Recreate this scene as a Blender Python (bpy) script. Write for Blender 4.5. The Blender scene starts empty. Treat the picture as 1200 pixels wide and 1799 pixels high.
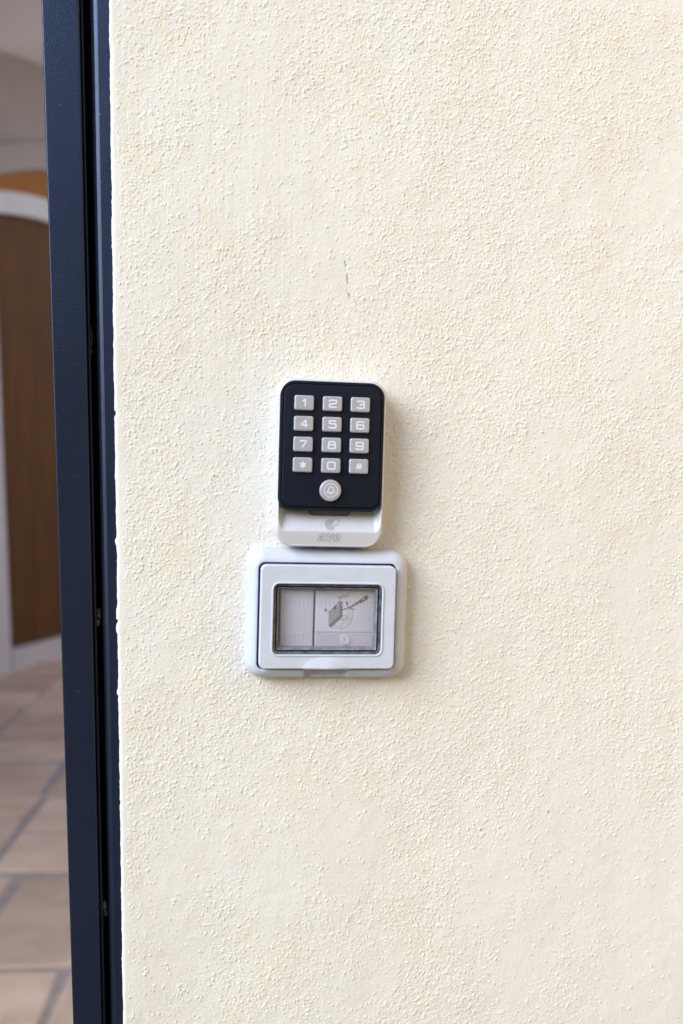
import bpy, bmesh, math, random
import numpy as np
from mathutils import Vector, Matrix

random.seed(7)
scene = bpy.context.scene
COL = scene.collection

# ---------------------------------------------------------------- camera
CAM = Vector((0.0, -0.72, 1.15))
cam_data = bpy.data.cameras.new("camera")
cam = bpy.data.objects.new("camera", cam_data)
COL.objects.link(cam)
cam.location = CAM
cam.rotation_euler = (math.radians(90 - 2.5), 0, math.radians(-8))
cam_data.sensor_fit = 'VERTICAL'
cam_data.sensor_height = 36
cam_data.lens = 35
cam_data.clip_start = 0.02
cam_data.clip_end = 400
cam_data.dof.use_dof = True
cam_data.dof.focus_distance = 0.705
cam_data.dof.aperture_fstop = 5.0
scene.camera = cam

# ---------------------------------------------------------------- sky + sun
SUN_EL = math.radians(30)
SUN_AZ = math.radians(-126)      # compass-like: direction towards the sun in the xy plane, measured from +Y towards +X
world = bpy.data.worlds.new("World")
scene.world = world
world.use_nodes = True
wn = world.node_tree
wn.nodes.clear()
sky = wn.nodes.new("ShaderNodeTexSky")
sky.sky_type = 'NISHITA'
sky.sun_disc = False
sky.sun_elevation = SUN_EL
sky.sun_rotation = SUN_AZ
sky.air_density = 1.2
sky.dust_density = 1.0
sky.ozone_density = 1.0
bg = wn.nodes.new("ShaderNodeBackground")
bg.inputs[1].default_value = 0.11
wo = wn.nodes.new("ShaderNodeOutputWorld")
wn.links.new(sky.outputs[0], bg.inputs[0])
wn.links.new(bg.outputs[0], wo.inputs[0])

sun_data = bpy.data.lights.new("sun", 'SUN')
sun_data.energy = 1.35
sun_data.angle = math.radians(42)
sun_data.color = (0.88, 0.945, 1.0)
sun = bpy.data.objects.new("sun", sun_data)
COL.objects.link(sun)
to_sun = Vector((math.sin(SUN_AZ) * math.cos(SUN_EL), math.cos(SUN_AZ) * math.cos(SUN_EL), math.sin(SUN_EL)))
sun.rotation_euler = to_sun.to_track_quat('Z', 'Y').to_euler()

scene.view_settings.view_transform = 'Standard'
scene.view_settings.look = 'None'
scene.view_settings.gamma = 1
scene.view_settings.use_curve_mapping = False
scene.view_settings.exposure = 1.24
scene.cycles.max_bounces = 10
scene.cycles.diffuse_bounces = 6
scene.cycles.transparent_max_bounces = 12

# ---------------------------------------------------------------- helpers
def link(o, parent=None):
    COL.objects.link(o)
    if parent is not None:
        o.parent = parent
    return o

def thing(name, label, cat, loc=(0, 0, 0), rot=(0, 0, 0)):
    o = bpy.data.objects.new(name, None)
    link(o)
    o.empty_display_size = 0.05
    o.location = loc
    o.rotation_euler = rot
    o['label'] = label
    o['category'] = cat
    o['kind'] = 'thing'
    return o

def mesh_obj(name, verts, faces, mat, parent=None, smooth=True, auto=None):
    me = bpy.data.meshes.new(name)
    me.from_pydata([tuple(v) for v in verts], [], faces)
    me.update()
    if mat is not None:
        me.materials.append(mat)
    o = bpy.data.objects.new(name, me)
    link(o, parent)
    if smooth:
        me.shade_smooth()
        if auto is not None:
            me.set_sharp_from_angle(angle=math.radians(auto))
    return o

class MB:
    """collects pieces of one mesh"""
    def __init__(self):
        self.v = []
        self.f = []
    def add(self, v, f):
        b = len(self.v)
        self.v += [tuple(p) for p in v]
        self.f += [tuple(i + b for i in q) for q in f]
    def box(self, x0, x1, y0, y1, z0, z1):
        v = [(x, y, z) for z in (z0, z1) for y in (y0, y1) for x in (x0, x1)]
        self.add(v, [(0, 2, 3, 1), (4, 5, 7, 6), (0, 1, 5, 4), (2, 6, 7, 3), (0, 4, 6, 2), (1, 3, 7, 5)])
    def build(self, name, mat, parent=None, smooth=True, auto=35):
        return mesh_obj(name, self.v, self.f, mat, parent, smooth, auto)

def fix_normals(o):
    bm = bmesh.new()
    bm.from_mesh(o.data)
    bmesh.ops.recalc_face_normals(bm, faces=bm.faces)
    bm.to_mesh(o.data)
    bm.free()
    return o

# ---- node helpers
def new_mat(name, base=(0.5, 0.5, 0.5), rough=0.5, metal=0.0, spec=0.5):
    m = bpy.data.materials.new(name)
    m.use_nodes = True
    b = m.node_tree.nodes["Principled BSDF"]
    b.inputs["Base Color"].default_value = (*base, 1)
    b.inputs["Roughness"].default_value = rough
    b.inputs["Metallic"].default_value = metal
    b.inputs["Specular IOR Level"].default_value = spec
    return m

def N(m, t, **kw):
    n = m.node_tree.nodes.new(t)
    for k, v in kw.items():
        if hasattr(n, k) and not k[0].isupper():
            setattr(n, k, v)
        else:
            n.inputs[k.replace('_', ' ')].default_value = v
    return n

def L(m, a, b):
    m.node_tree.links.new(a, b)

def bsdf(m):
    return m.node_tree.nodes["Principled BSDF"]

def add_bump(m, scale, strength, dist, detail=3, coord='Object', rough=0.6, stretch=None):
    tc = N(m, "ShaderNodeTexCoord")
    src = tc.outputs[coord]
    if stretch:
        mp = N(m, "ShaderNodeMapping")
        mp.inputs['Scale'].default_value = stretch
        L(m, src, mp.inputs[0])
        src = mp.outputs[0]
    n = N(m, "ShaderNodeTexNoise", Scale=scale, Detail=detail, Roughness=rough)
    L(m, src, n.inputs['Vector'])
    bp = N(m, "ShaderNodeBump", Strength=strength, Distance=dist)
    L(m, n.outputs[0], bp.inputs['Height'])
    b = bsdf(m)
    old = b.inputs['Normal'].links
    if old:
        L(m, old[0].from_socket, bp.inputs['Normal'])
    L(m, bp.outputs[0], b.inputs['Normal'])
    return n, src

def vary(m, c1, c2, scale, lo=0.35, hi=0.65, detail=4, coord='Object', stretch=None, rough=0.6):
    tc = N(m, "ShaderNodeTexCoord")
    src = tc.outputs[coord]
    if stretch:
        mp = N(m, "ShaderNodeMapping")
        mp.inputs['Scale'].default_value = stretch
        L(m, src, mp.inputs[0])
        src = mp.outputs[0]
    n = N(m, "ShaderNodeTexNoise", Scale=scale, Detail=detail, Roughness=rough)
    L(m, src, n.inputs['Vector'])
    r = N(m, "ShaderNodeValToRGB")
    r.color_ramp.elements[0].position = lo
    r.color_ramp.elements[1].position = hi
    r.color_ramp.elements[0].color = (*c1, 1)
    r.color_ramp.elements[1].color = (*c2, 1)
    L(m, n.outputs[0], r.inputs[0])
    L(m, r.outputs[0], bsdf(m).inputs['Base Color'])
    return r

def mix_over(m, fac_socket, color):
    """mix a colour over what drives the base colour now"""
    b = bsdf(m)
    mx = N(m, "ShaderNodeMix")
    mx.data_type = 'RGBA'
    lk = b.inputs['Base Color'].links
    if lk:
        L(m, lk[0].from_socket, mx.inputs[6])
    else:
        mx.inputs[6].default_value = b.inputs['Base Color'].default_value
    mx.inputs[7].default_value = (*color, 1)
    L(m, fac_socket, mx.inputs[0])
    L(m, mx.outputs[2], b.inputs['Base Color'])

def specks(m, scale, radius, keep, color, coord='Object', stretch=None):
    """sparse little specks of dust or paint"""
    tc = N(m, "ShaderNodeTexCoord")
    src = tc.outputs[coord]
    if stretch:
        mp = N(m, "ShaderNodeMapping")
        mp.inputs['Scale'].default_value = stretch
        L(m, src, mp.inputs[0])
        src = mp.outputs[0]
    v = N(m, "ShaderNodeTexVoronoi", Scale=scale)
    L(m, src, v.inputs['Vector'])
    lt = N(m, "ShaderNodeMath", operation='LESS_THAN')
    lt.inputs[1].default_value = radius
    L(m, v.outputs['Distance'], lt.inputs[0])
    sp = N(m, "ShaderNodeSeparateColor")
    L(m, v.outputs['Color'], sp.inputs[0])
    gt = N(m, "ShaderNodeMath", operation='LESS_THAN')
    gt.inputs[1].default_value = keep
    L(m, sp.outputs[0], gt.inputs[0])
    mu = N(m, "ShaderNodeMath", operation='MULTIPLY')
    L(m, lt.outputs[0], mu.inputs[0])
    L(m, gt.outputs[0], mu.inputs[1])
    mix_over(m, mu.outputs[0], color)

# ---------------------------------------------------------------- materials
def make_plaster():
    m = new_mat("cream_render", (0.78, 0.72, 0.60), 0.92, spec=0.2)
    at = N(m, "ShaderNodeAttribute", attribute_name="wear")
    sep = N(m, "ShaderNodeSeparateColor")
    L(m, at.outputs['Color'], sep.inputs[0])
    vary(m, (0.775, 0.754, 0.705), (0.78, 0.760, 0.714), 9.0, 0.35, 0.65, 5)
    mix_over(m, sep.outputs[0], (0.76, 0.695, 0.52))       # R: yellower tint, more where grains sit dense
    mix_over(m, sep.outputs[2], (0.79, 0.785, 0.76))       # B: white filler along the arris
    mix_over(m, sep.outputs[1], (0.10, 0.095, 0.09))      # G: dirt
    add_bump(m, 1100, 0.3, 0.0004, 4)
    return m
MAT_PLASTER = make_plaster()

def make_frame_mat():
    m = new_mat("navy_powder_coat", (0.03, 0.04, 0.08), 0.27, metal=0.6, spec=0.3)
    vary(m, (0.024, 0.034, 0.066), (0.032, 0.045, 0.084), 22, 0.3, 0.7, 4, stretch=(1, 1, 0.25))
    specks(m, 70, 0.04, 0.5, (0.30, 0.30, 0.29), stretch=(1, 1, 0.8))
    specks(m, 60, 0.03, 0.16, (0.10, 0.105, 0.12), stretch=(1, 1, 0.1))
    specks(m, 170, 0.06, 0.10, (0.16, 0.165, 0.17))
    n, src = add_bump(m, 1400, 0.5, 0.0004, 2)
    add_bump(m, 35, 0.10, 0.001, 2)
    return m
MAT_FRAME = make_frame_mat()
MAT_GAP = new_mat("gap_black", (0.006, 0.006, 0.007), 0.8)
add_bump(MAT_GAP, 300, 0.4, 0.001)
MAT_DAB = new_mat("old_filler", (0.075, 0.075, 0.07), 0.85)
vary(MAT_DAB, (0.02, 0.02, 0.02), (0.16, 0.155, 0.145), 500, 0.4, 0.66)
add_bump(MAT_DAB, 500, 0.6, 0.001)

def plastic(name, base, rough, var=0.04, spec=0.5, bump=0.08):
    m = new_mat(name, base, rough, spec=spec)
    c2 = tuple(c * (1 - var) for c in base)
    vary(m, c2, base, 60, 0.35, 0.6, 5)
    add_bump(m, 2500, bump, 0.0002, 2)
    return m
MAT_GREY = plastic("light_grey_plastic", (0.59, 0.638, 0.755), 0.45, 0.07)
MAT_SILVER = new_mat("silver_lacquer", (0.60, 0.605, 0.64), 0.40, metal=0.2)
vary(MAT_SILVER, (0.62, 0.637, 0.715), (0.66, 0.677, 0.755), 400, 0.3, 0.7)
add_bump(MAT_SILVER, 4000, 0.08, 0.0001)
MAT_BLACK = plastic("black_satin_plastic", (0.0095, 0.0125, 0.024), 0.5, 0.2, spec=0.14)
specks(MAT_BLACK, 130, 0.05, 0.10, (0.16, 0.16, 0.17))
MAT_KEY = new_mat("key_silver", (0.47, 0.465, 0.48), 0.36, metal=0.25)
vary(MAT_KEY, (0.43, 0.445, 0.51), (0.47, 0.485, 0.55), 300, 0.3, 0.7)
MAT_NUM = new_mat("key_print", (0.80, 0.79, 0.89), 0.45)
MAT_INK = new_mat("grey_ink", (0.20, 0.20, 0.215), 0.6)
MAT_INK_DARK = new_mat("dark_grey_ink", (0.10, 0.10, 0.11), 0.6)
MAT_INK_LIGHT = new_mat("mid_grey_ink", (0.33, 0.335, 0.36), 0.6)
MAT_LINE = new_mat("engraved_line", (0.23, 0.23, 0.25), 0.5)
MAT_LED = new_mat("smoked_lens", (0.27, 0.295, 0.41), 0.3)
MAT_LEDRIM = new_mat("lens_rim", (0.03, 0.03, 0.045), 0.4)
MAT_MODULE = plastic("module_plastic", (0.69, 0.70, 0.795), 0.5)
MAT_RECESS_TINT = plastic("recess_shade_tint", (0.60, 0.595, 0.69), 0.4)
MAT_SMOKE = new_mat("smoked_frame", (0.085, 0.088, 0.115), 0.16)
vary(MAT_SMOKE, (0.05, 0.052, 0.07), (0.14, 0.145, 0.18), 160, 0.35, 0.65, 3)
MAT_SMOKE2 = new_mat("smoked_step", (0.22, 0.22, 0.27), 0.2)
vary(MAT_SMOKE2, (0.15, 0.15, 0.19), (0.30, 0.30, 0.35), 140, 0.35, 0.65, 3)
MAT_SEAL = new_mat("black_seal", (0.012, 0.012, 0.016), 0.5)
MAT_INNER = new_mat("box_interior", (0.10, 0.10, 0.125), 0.6)

def make_pane():
    m = bpy.data.materials.new("clear_pane")
    m.use_nodes = True
    nt = m.node_tree
    nt.nodes.clear()
    out = nt.nodes.new("ShaderNodeOutputMaterial")
    tr = nt.nodes.new("ShaderNodeBsdfTransparent")
    tr.inputs[0].default_value = (0.94, 0.935, 0.965, 1)
    gl = nt.nodes.new("ShaderNodeBsdfGlossy")
    gl.inputs['Roughness'].default_value = 0.08
    lw = nt.nodes.new("ShaderNodeLayerWeight")
    lw.inputs[0].default_value = 0.25
    fr = nt.nodes.new("ShaderNodeMapRange")
    fr.inputs[3].default_value = 0.04
    fr.inputs[4].default_value = 0.7
    nt.links.new(lw.outputs['Facing'], fr.inputs[0])
    mx = nt.nodes.new("ShaderNodeMixShader")
    nt.links.new(fr.outputs[0], mx.inputs[0])
    nt.links.new(tr.outputs[0], mx.inputs[1])
    nt.links.new(gl.outputs[0], mx.inputs[2])
    df = nt.nodes.new("ShaderNodeBsdfDiffuse")
    df.inputs[0].default_value = (0.75, 0.75, 0.80, 1)
    m2 = nt.nodes.new("ShaderNodeMixShader")
    nz = nt.nodes.new("ShaderNodeTexNoise")
    nz.inputs['Scale'].default_value = 90
    nz.inputs['Detail'].default_value = 5
    dust = nt.nodes.new("ShaderNodeMapRange")  # pale glare haze mixed in as diffuse colour, together with patchy dust
    dust.inputs[1].default_value = 0.35
    dust.inputs[2].default_value = 0.75
    dust.inputs[3].default_value = 0.05
    dust.inputs[4].default_value = 0.20
    nt.links.new(nz.outputs[0], dust.inputs[0])
    nt.links.new(dust.outputs[0], m2.inputs[0])
    nt.links.new(mx.outputs[0], m2.inputs[1])
    nt.links.new(df.outputs[0], m2.inputs[2])
    nt.links.new(m2.outputs[0], out.inputs[0])
    return m
MAT_PANE = make_pane()

MAT_STONE = new_mat("flagstone", (0.36, 0.29, 0.25), 0.7)
def make_stone():
    m = MAT_STONE
    r = vary(m, (0.55, 0.37, 0.265), (0.74, 0.54, 0.415), 6, 0.3, 0.7, 6)
    oi = N(m, "ShaderNodeObjectInfo")
    hs = N(m, "ShaderNodeHueSaturation")
    mr = N(m, "ShaderNodeMapRange")
    mr.inputs[3].default_value = 0.78
    mr.inputs[4].default_value = 1.12
    L(m, oi.outputs['Random'], mr.inputs[0])
    L(m, mr.outputs[0], hs.inputs['Value'])
    L(m, bsdf(m).inputs['Base Color'].links[0].from_socket, hs.inputs['Color'])
    L(m, hs.outputs[0], bsdf(m).inputs['Base Color'])
    add_bump(m, 30, 0.4, 0.01, 5)
make_stone()
MAT_GROUT = new_mat("grey_grout", (0.15, 0.13, 0.14), 0.9)
vary(MAT_GROUT, (0.31, 0.25, 0.225), (0.40, 0.325, 0.295), 20)
add_bump(MAT_GROUT, 80, 0.5, 0.004)
MAT_PAVING = new_mat("paving", (0.22, 0.20, 0.18), 0.85)
vary(MAT_PAVING, (0.07, 0.066, 0.06), (0.12, 0.112, 0.10), 3, 0.3, 0.7, 6)
add_bump(MAT_PAVING, 40, 0.5, 0.01)
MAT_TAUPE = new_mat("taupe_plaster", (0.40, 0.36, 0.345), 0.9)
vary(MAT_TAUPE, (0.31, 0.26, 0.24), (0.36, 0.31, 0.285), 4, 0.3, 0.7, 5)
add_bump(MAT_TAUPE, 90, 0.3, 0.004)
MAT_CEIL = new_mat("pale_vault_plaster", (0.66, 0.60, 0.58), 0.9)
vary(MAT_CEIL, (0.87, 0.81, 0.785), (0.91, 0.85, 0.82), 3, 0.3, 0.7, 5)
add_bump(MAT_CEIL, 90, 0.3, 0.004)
MAT_OCHRE = new_mat("ochre_plaster", (0.66, 0.44, 0.22), 0.9)
vary(MAT_OCHRE, (0.68, 0.45, 0.17), (0.76, 0.52, 0.22), 4, 0.3, 0.7, 5)
MAT_DARKSTONE = new_mat("dark_stone", (0.10, 0.09, 0.08), 0.9)
vary(MAT_DARKSTONE, (0.07, 0.065, 0.06), (0.14, 0.125, 0.11), 2, 0.3, 0.7, 6)
add_bump(MAT_DARKSTONE, 12, 0.6, 0.02)
MAT_TRIM = new_mat("offwhite_paint", (0.62, 0.60, 0.63), 0.5)
vary(MAT_TRIM, (0.56, 0.52, 0.53), (0.62, 0.58, 0.59), 6, 0.3, 0.7, 5)
def wood(name, c1, c2, rough):
    m = new_mat(name, c1, rough, spec=0.12)
    vary(m, c1, c2, 3.0, 0.3, 0.7, 6, stretch=(9, 9, 0.7))
    add_bump(m, 40, 0.2, 0.002, 3, stretch=(6, 6, 0.5))
    return m
MAT_WOOD = wood("brown_varnished_wood", (0.085, 0.036, 0.012), (0.145, 0.064, 0.022), 0.5)
MAT_WOOD2 = wood("amber_wood", (0.27, 0.11, 0.03), (0.36, 0.155, 0.045), 0.65)

# ---------------------------------------------------------------- setting: ground and passage floor
gmb = MB()
gmb.add([(-90, -90, -0.02), (90, -90, -0.02), (90, 90, -0.02), (-90, 90, -0.02)], [(0, 1, 2, 3)])
ground = gmb.build('ground', MAT_PAVING, smooth=False)
ground['kind'] = 'structure'

FA = math.radians(5.0)                      # the flagstones run five degrees off the wall's normal
def fl(u, v, z=0.0):
    return (u * math.cos(FA) + v * math.sin(FA), -u * math.sin(FA) + v * math.cos(FA), z)
fmb = MB()
fmb.add([fl(-5, 0.36, -0.006), fl(6.0, 0.9, -0.006), fl(6.0, 14, -0.006), fl(-5, 14, -0.006)], [(0, 1, 2, 3)])
floor = fmb.build('floor', MAT_GROUT, smooth=False)
floor['kind'] = 'structure'

def add_tile(u0, u1, v0, v1):
    g = 0.013
    j = lambda: random.uniform(-0.014, 0.014)
    q = [(u0 + g + j(), v0 + g + j()), (u1 - g + j(), v0 + g + j()), (u1 - g + j(), v1 - g + j()), (u0 + g + j(), v1 - g + j())]
    cu = sum(p[0] for p in q) / 4
    cv = sum(p[1] for p in q) / 4
    z1 = random.uniform(-0.0015, 0.002)
    def ring(k, z):
        return [fl(cu + (p[0] - cu) * k, cv + (p[1] - cv) * k, z) for p in q]
    v = ring(1.0, -0.02) + ring(1.0, z1 - 0.005) + ring(0.965, z1)
    f = [(8, 9, 10, 11)]
    for r in (0, 4):
        for i in range(4):
            f.append((r + i, r + (i + 1) % 4, r + 4 + (i + 1) % 4, r + 4 + i))
    mesh_obj('tile', v, f, MAT_STONE, floor, smooth=False)

# near rows
for v0, v1, first in ((0.50, 1.06, -0.62), (1.06, 1.56, -0.446), (1.56, 2.108, -0.692)):
    u = first - 0.52 * 4
    while u < 0.9:
        add_tile(u, u + 0.52, v0, v1)
        u += 0.52
# then columns of uneven stones
def column(u0, u1, joints):
    for a, b in zip(joints, joints[1:]):
        add_tile(u0, u1, a, b)
column(-0.81, -0.36, [2.108, 2.447, 2.77, 3.05, 3.42, 3.74, 4.12, 4.5, 4.85, 5.3, 5.7, 6.2])
column(-1.22, -0.81, [2.108, 2.57, 2.80, 3.20, 3.55, 3.98, 4.33, 4.75, 5.12, 5.5, 5.95])
u = -0.36
for k in range(3):
    vs = [2.108]
    while vs[-1] < 7:
        vs.append(vs[-1] + random.uniform(0.3, 0.45))
    column(u, u + 0.42, vs)
    u += 0.42
u = -1.22
for k in range(4):
    vs = [2.108]
    while vs[-1] < 5.4:
        vs.append(vs[-1] + random.uniform(0.3, 0.45))
    column(u - 0.42, u, vs)
    u -= 0.42

# ---------------------------------------------------------------- setting: passage wall with the arched door, vault
PA = Vector((-1.1376, 5.0917, 0))
PS = Vector((0.4747, 0.8801, 0))
PN = Vector((0.8801, -0.4747, 0))
def pw(s, z, n=0.0):
    p = PA + PS * s + PN * n
    return (p.x, p.y, z)

def vault_z(s):
    d = max(-1.7, min(1.7, s - 1.2))
    return 3.606 - 0.1 * d * d

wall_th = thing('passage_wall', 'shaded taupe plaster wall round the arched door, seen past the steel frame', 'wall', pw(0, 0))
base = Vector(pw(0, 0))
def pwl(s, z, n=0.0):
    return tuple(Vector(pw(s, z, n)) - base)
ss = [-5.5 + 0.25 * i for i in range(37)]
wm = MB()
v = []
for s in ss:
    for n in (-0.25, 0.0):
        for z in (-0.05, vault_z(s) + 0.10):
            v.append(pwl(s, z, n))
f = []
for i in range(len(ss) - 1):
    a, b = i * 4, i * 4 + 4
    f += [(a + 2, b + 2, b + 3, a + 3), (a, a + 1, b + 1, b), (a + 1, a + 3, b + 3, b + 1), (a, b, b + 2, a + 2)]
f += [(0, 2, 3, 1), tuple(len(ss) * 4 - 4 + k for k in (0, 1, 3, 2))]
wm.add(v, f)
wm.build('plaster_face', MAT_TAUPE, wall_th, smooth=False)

def strip(mb, ss, lo, hi, n0, n1):
    """a slab on the passage wall between two curves lo(s) and hi(s)"""
    v = []
    for s in ss:
        for n in (n0, n1):
            for z in (lo(s), hi(s)):
                v.append(pwl(s, z, n))
    f = []
    for i in range(len(ss) - 1):
        a, b = i * 4, i * 4 + 4
        f += [(a + 2, b + 2, b + 3, a + 3), (a, a + 1, b + 1, b), (a + 1, a + 3, b + 3, b + 1), (a, b, b + 2, a + 2)]
    m = len(ss) * 4 - 4
    f += [(0, 2, 3, 1), (m, m + 1, m + 3, m + 2)]
    mb.add(v, f)

lin = lambda a, b, n: [a + (b - a) * i / n for i in range(n + 1)]
door = thing('arched_door', 'brown wooden door in an off-white arched surround at the back of the passage', 'door', pw(0, 0))
arc_in = lambda s: 2.613 - 0.164 * (s - 0.55) ** 2
arc_out = lambda s: 2.738 - 0.183 * (s - 0.55) ** 2
arc_wood = lambda s: 2.952 - 0.2536 * (s - 0.84) ** 2
arc_trim = lambda s: 3.10 - 0.25 * (s - 0.82) ** 2
mb = MB(); strip(mb, lin(-0.06, 1.42, 20), lambda s: 0.06, lambda s: arc_in(s) + 0.02, 0.002, 0.02)
mb.build('door_panel', MAT_WOOD, door, auto=20)
mb = MB(); strip(mb, lin(-0.30, 1.74, 24), arc_in, arc_out, 0.002, 0.07)
mb.build('arch_rail', MAT_TRIM, door, auto=20)
mb = MB(); strip(mb, lin(-0.30, 1.74, 24), lambda s: arc_out(s) + 0.002, arc_wood, 0.002, 0.035)
mb.build('fanlight_panel', MAT_WOOD2, door, auto=20)
mb = MB(); strip(mb, lin(-0.30, 1.74, 24), lambda s: arc_wood(s) + 0.002, arc_trim, 0.002, 0.06)
mb.build('arch_trim', MAT_TAUPE, door, auto=20)
for s0, s1, t0, t1 in ((-0.30, 0.020, -0.30, -0.085), (1.36, 1.72, 1.36, 1.72)):
    mb = MB()
    zt = 2.53
    v = []
    for n in (0.002, 0.068):
        v += [pwl(s0, 0.0, n), pwl(s1, 0.0, n), pwl(t1, min(arc_in(t0), arc_in(t1)) - 0.002 if s0 > 1 else arc_in(t1) - 0.002, n), pwl(t0, arc_in(t0) - 0.002, n)]
    mb.add(v, [(4, 5, 6, 7), (3, 2, 1, 0), (0, 1, 5, 4), (1, 2, 6, 5), (2, 3, 7, 6), (3, 0, 4, 7)])
    mb.build('jamb', MAT_TRIM, door, smooth=False)
mb = MB(); strip(mb, [0.036, 1.359], lambda s: 0.0, lambda s: 0.121, 0.002, 0.066)
mb.build('bottom_rail', MAT_TRIM, door, smooth=False)
# unseen courtyard walls, added to bounce sunlight onto the passage wall and vault
court = thing('courtyard_bounce_wall', 'pale bounce wall added across the courtyard, out of view behind the facade', 'wall', (2.0, 6, 0))
mb = MB(); mb.box(0.0, 0.3, -4.2, 8.0, -0.05, 4.2); mb.box(-9.0, -0.003, 7.0, 7.3, -0.05, 4.2)
mb.build('plaster_face', MAT_CEIL, court, smooth=False)

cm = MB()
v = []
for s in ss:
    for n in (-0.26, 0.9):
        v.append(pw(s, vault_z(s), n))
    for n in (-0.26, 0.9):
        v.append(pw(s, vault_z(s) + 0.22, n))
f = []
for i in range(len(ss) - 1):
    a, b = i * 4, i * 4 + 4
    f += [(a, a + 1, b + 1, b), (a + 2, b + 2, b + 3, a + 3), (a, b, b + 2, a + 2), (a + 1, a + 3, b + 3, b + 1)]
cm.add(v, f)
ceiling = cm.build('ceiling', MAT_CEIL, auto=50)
ceiling['kind'] = 'structure'

# ---------------------------------------------------------------- the rendered wall
EDGE_TOP, EDGE_BOT = -0.0616, -0.0587     # where the plaster stops against the steel
def plaster_wall():
    rng = np.random.default_rng(11)
    st = 0.00055
    x0, x1, z0, z1 = -0.0605, 0.385, 0.705, 1.51
    nx, nz = int((x1 - x0) / st), int((z1 - z0) / st)
    kx = np.fft.fftfreq(nx, st * 1000)[None, :]       # cycles per mm
    kz = np.fft.fftfreq(nz, st * 1000)[:, None]
    def field(sx, sz, ang=0.0):
        """gaussian-filtered white noise, unit variance; sigmas in mm"""
        c, s = math.cos(ang), math.sin(ang)
        a, b = kx * c + kz * s, -kx * s + kz * c
        g = np.exp(-2 * math.pi ** 2 * ((a * sx) ** 2 + (b * sz) ** 2))
        w = np.fft.ifft2(np.fft.fft2(rng.standard_normal((nz, nx))) * g).real
        return w / w.std()
    X = (x0 + np.arange(nx) * st)[None, :] * 1000 + np.zeros((nz, 1))
    Z = (z0 + np.arange(nz) * st)[:, None] * 1000 + np.zeros((1, nx))
    sig = lambda t: 1 / (1 + np.exp(-t))
    # how densely the grains sit: patches drawn out by the trowel
    D = 0.6 * field(16, 34, 0.35) + 0.5 * field(9, 22, -0.5) + 0.35 * field(40, 60)
    D = D + 0.5 * np.exp(-((X - 30) / 60) ** 2 - ((Z - 1000) / 110) ** 2)
    D = 0.2 + D - 1.2 * sig((X - 260) / 35) * sig((900 - Z) / 45)          # smoother low on the right
    D = D - 0.7 * np.exp(-((X - 10) / 40) ** 2) * sig((Z - 1330) / 30)
    dens = sig(1.8 * D)
    turn = sig((X - 190) / 40)
    # sand grains standing proud of the render, thick in the rough patches and sparse where it was smoothed
    rough = field(0.62, 0.68)
    nub = 0.07 * (1 - np.exp(-1.1 * np.maximum(0, rough - 1.3 + 1.9 * dens)))
    warp = field(0.6, 0.6) * 0.16
    for rmin, rmax, per_mm2, hh in ((0.34, 0.62, 0.55, 0.34), (0.56, 0.95, 0.10, 0.56)):
        k = int(per_mm2 * nx * nz * (st * 1000) ** 2)
        gx, gz = rng.uniform(8, nx - 9, k), rng.uniform(8, nz - 9, k)
        keep = rng.random(k) < 0.06 + 0.94 * dens[gz.astype(int), gx.astype(int)] ** 1.6
        gx, gz = gx[keep], gz[keep]
        k = len(gx)
        rad = rng.uniform(rmin, rmax, k) / (st * 1000)
        hgt = hh * rng.uniform(0.45, 1.1, k)
        asp = rng.uniform(0.75, 1.35, k)
        ix, iz = gx.astype(int), gz.astype(int)
        w = int(rmax / (st * 1000) * 1.4) + 1
        G = np.zeros_like(nub)
        for dz in range(-w, w + 1):
            for dx in range(-w, w + 1):
                jx, jz = ix + dx, iz + dz
                q = ((jx - gx) / rad * asp) ** 2 + ((jz - gz) / rad / asp) ** 2
                q = q * (1 + 1.6 * warp[jz, jx])
                np.maximum.at(G, (jz, jx), hgt * np.maximum(0, 1 - q) ** 0.6)
        nub = nub * (1 - 0.4 * (G > 0)) + G
    streak = field(0.55, 12) * 0.026 * sig((110 - X) / 25 + 1.2 * field(25, 40)) * (0.25 + 0.75 * sig((Z - 1180) / 40))
    med = field(2.4, 2.8) * 0.05 + field(8, 12, 0.4) * 0.13
    big = field(38, 60) * 0.55
    fine = field(0.42, 0.42) * 0.020
    drag = np.maximum(0, field(0.8, 9, -0.85) - 1.6) * 0.05 * turn * dens
    # the arris: smooth white filler, rounded back, ragged against the steel
    e = X - x0 * 1000
    edge_n = field(60, 7)[:, :1] * 0 + 0
    zc = np.arange(nz)
    def line(sig_mm):
        k = np.fft.fftfreq(nz, st * 1000)
        w = np.fft.ifft(np.fft.fft(rng.standard_normal(nz)) * np.exp(-2 * math.pi ** 2 * (k * sig_mm) ** 2)).real
        return w / w.std()
    wob = 0.08 * line(30) + 0.11 * line(4) + 0.09 * line(0.8)
    chips = np.maximum(0, line(2.2) - 1.9) * 0.5 - np.maximum(0, line(1.3) - 2.2) * 0.6
    wob = wob - chips
    zz = z0 * 1000 + zc * st * 1000
    for c, w, a in ((1046.0, 5.5, -0.8), (1036.0, 3.4, -1.0), (1041.2, 1.3, 1.0), (1098.0, 2.4, -0.9), (1189.0, 1.6, 1.0), (990.0, 2.0, -0.9)):
        wob = wob + a * np.exp(-((zz - c) / w) ** 4)
    soft = sig((e - 4.0 - 1.3 * line(9)[:, None]) / 1.0)
    H = (nub + streak + fine + drag) * (0.16 + 0.84 * soft) + med * (0.3 + 0.7 * soft) + big
    H = H - 1.1 * np.exp(-(e / 0.9) ** 1.3)
    border = np.minimum(np.minimum(385 - X, Z - 705), 1510 - Z)
    H = H * np.clip(border / 22, 0, 1) ** 0.7
    # the crack with its dirt, above the keypad
    dirt = np.zeros_like(H)
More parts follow.
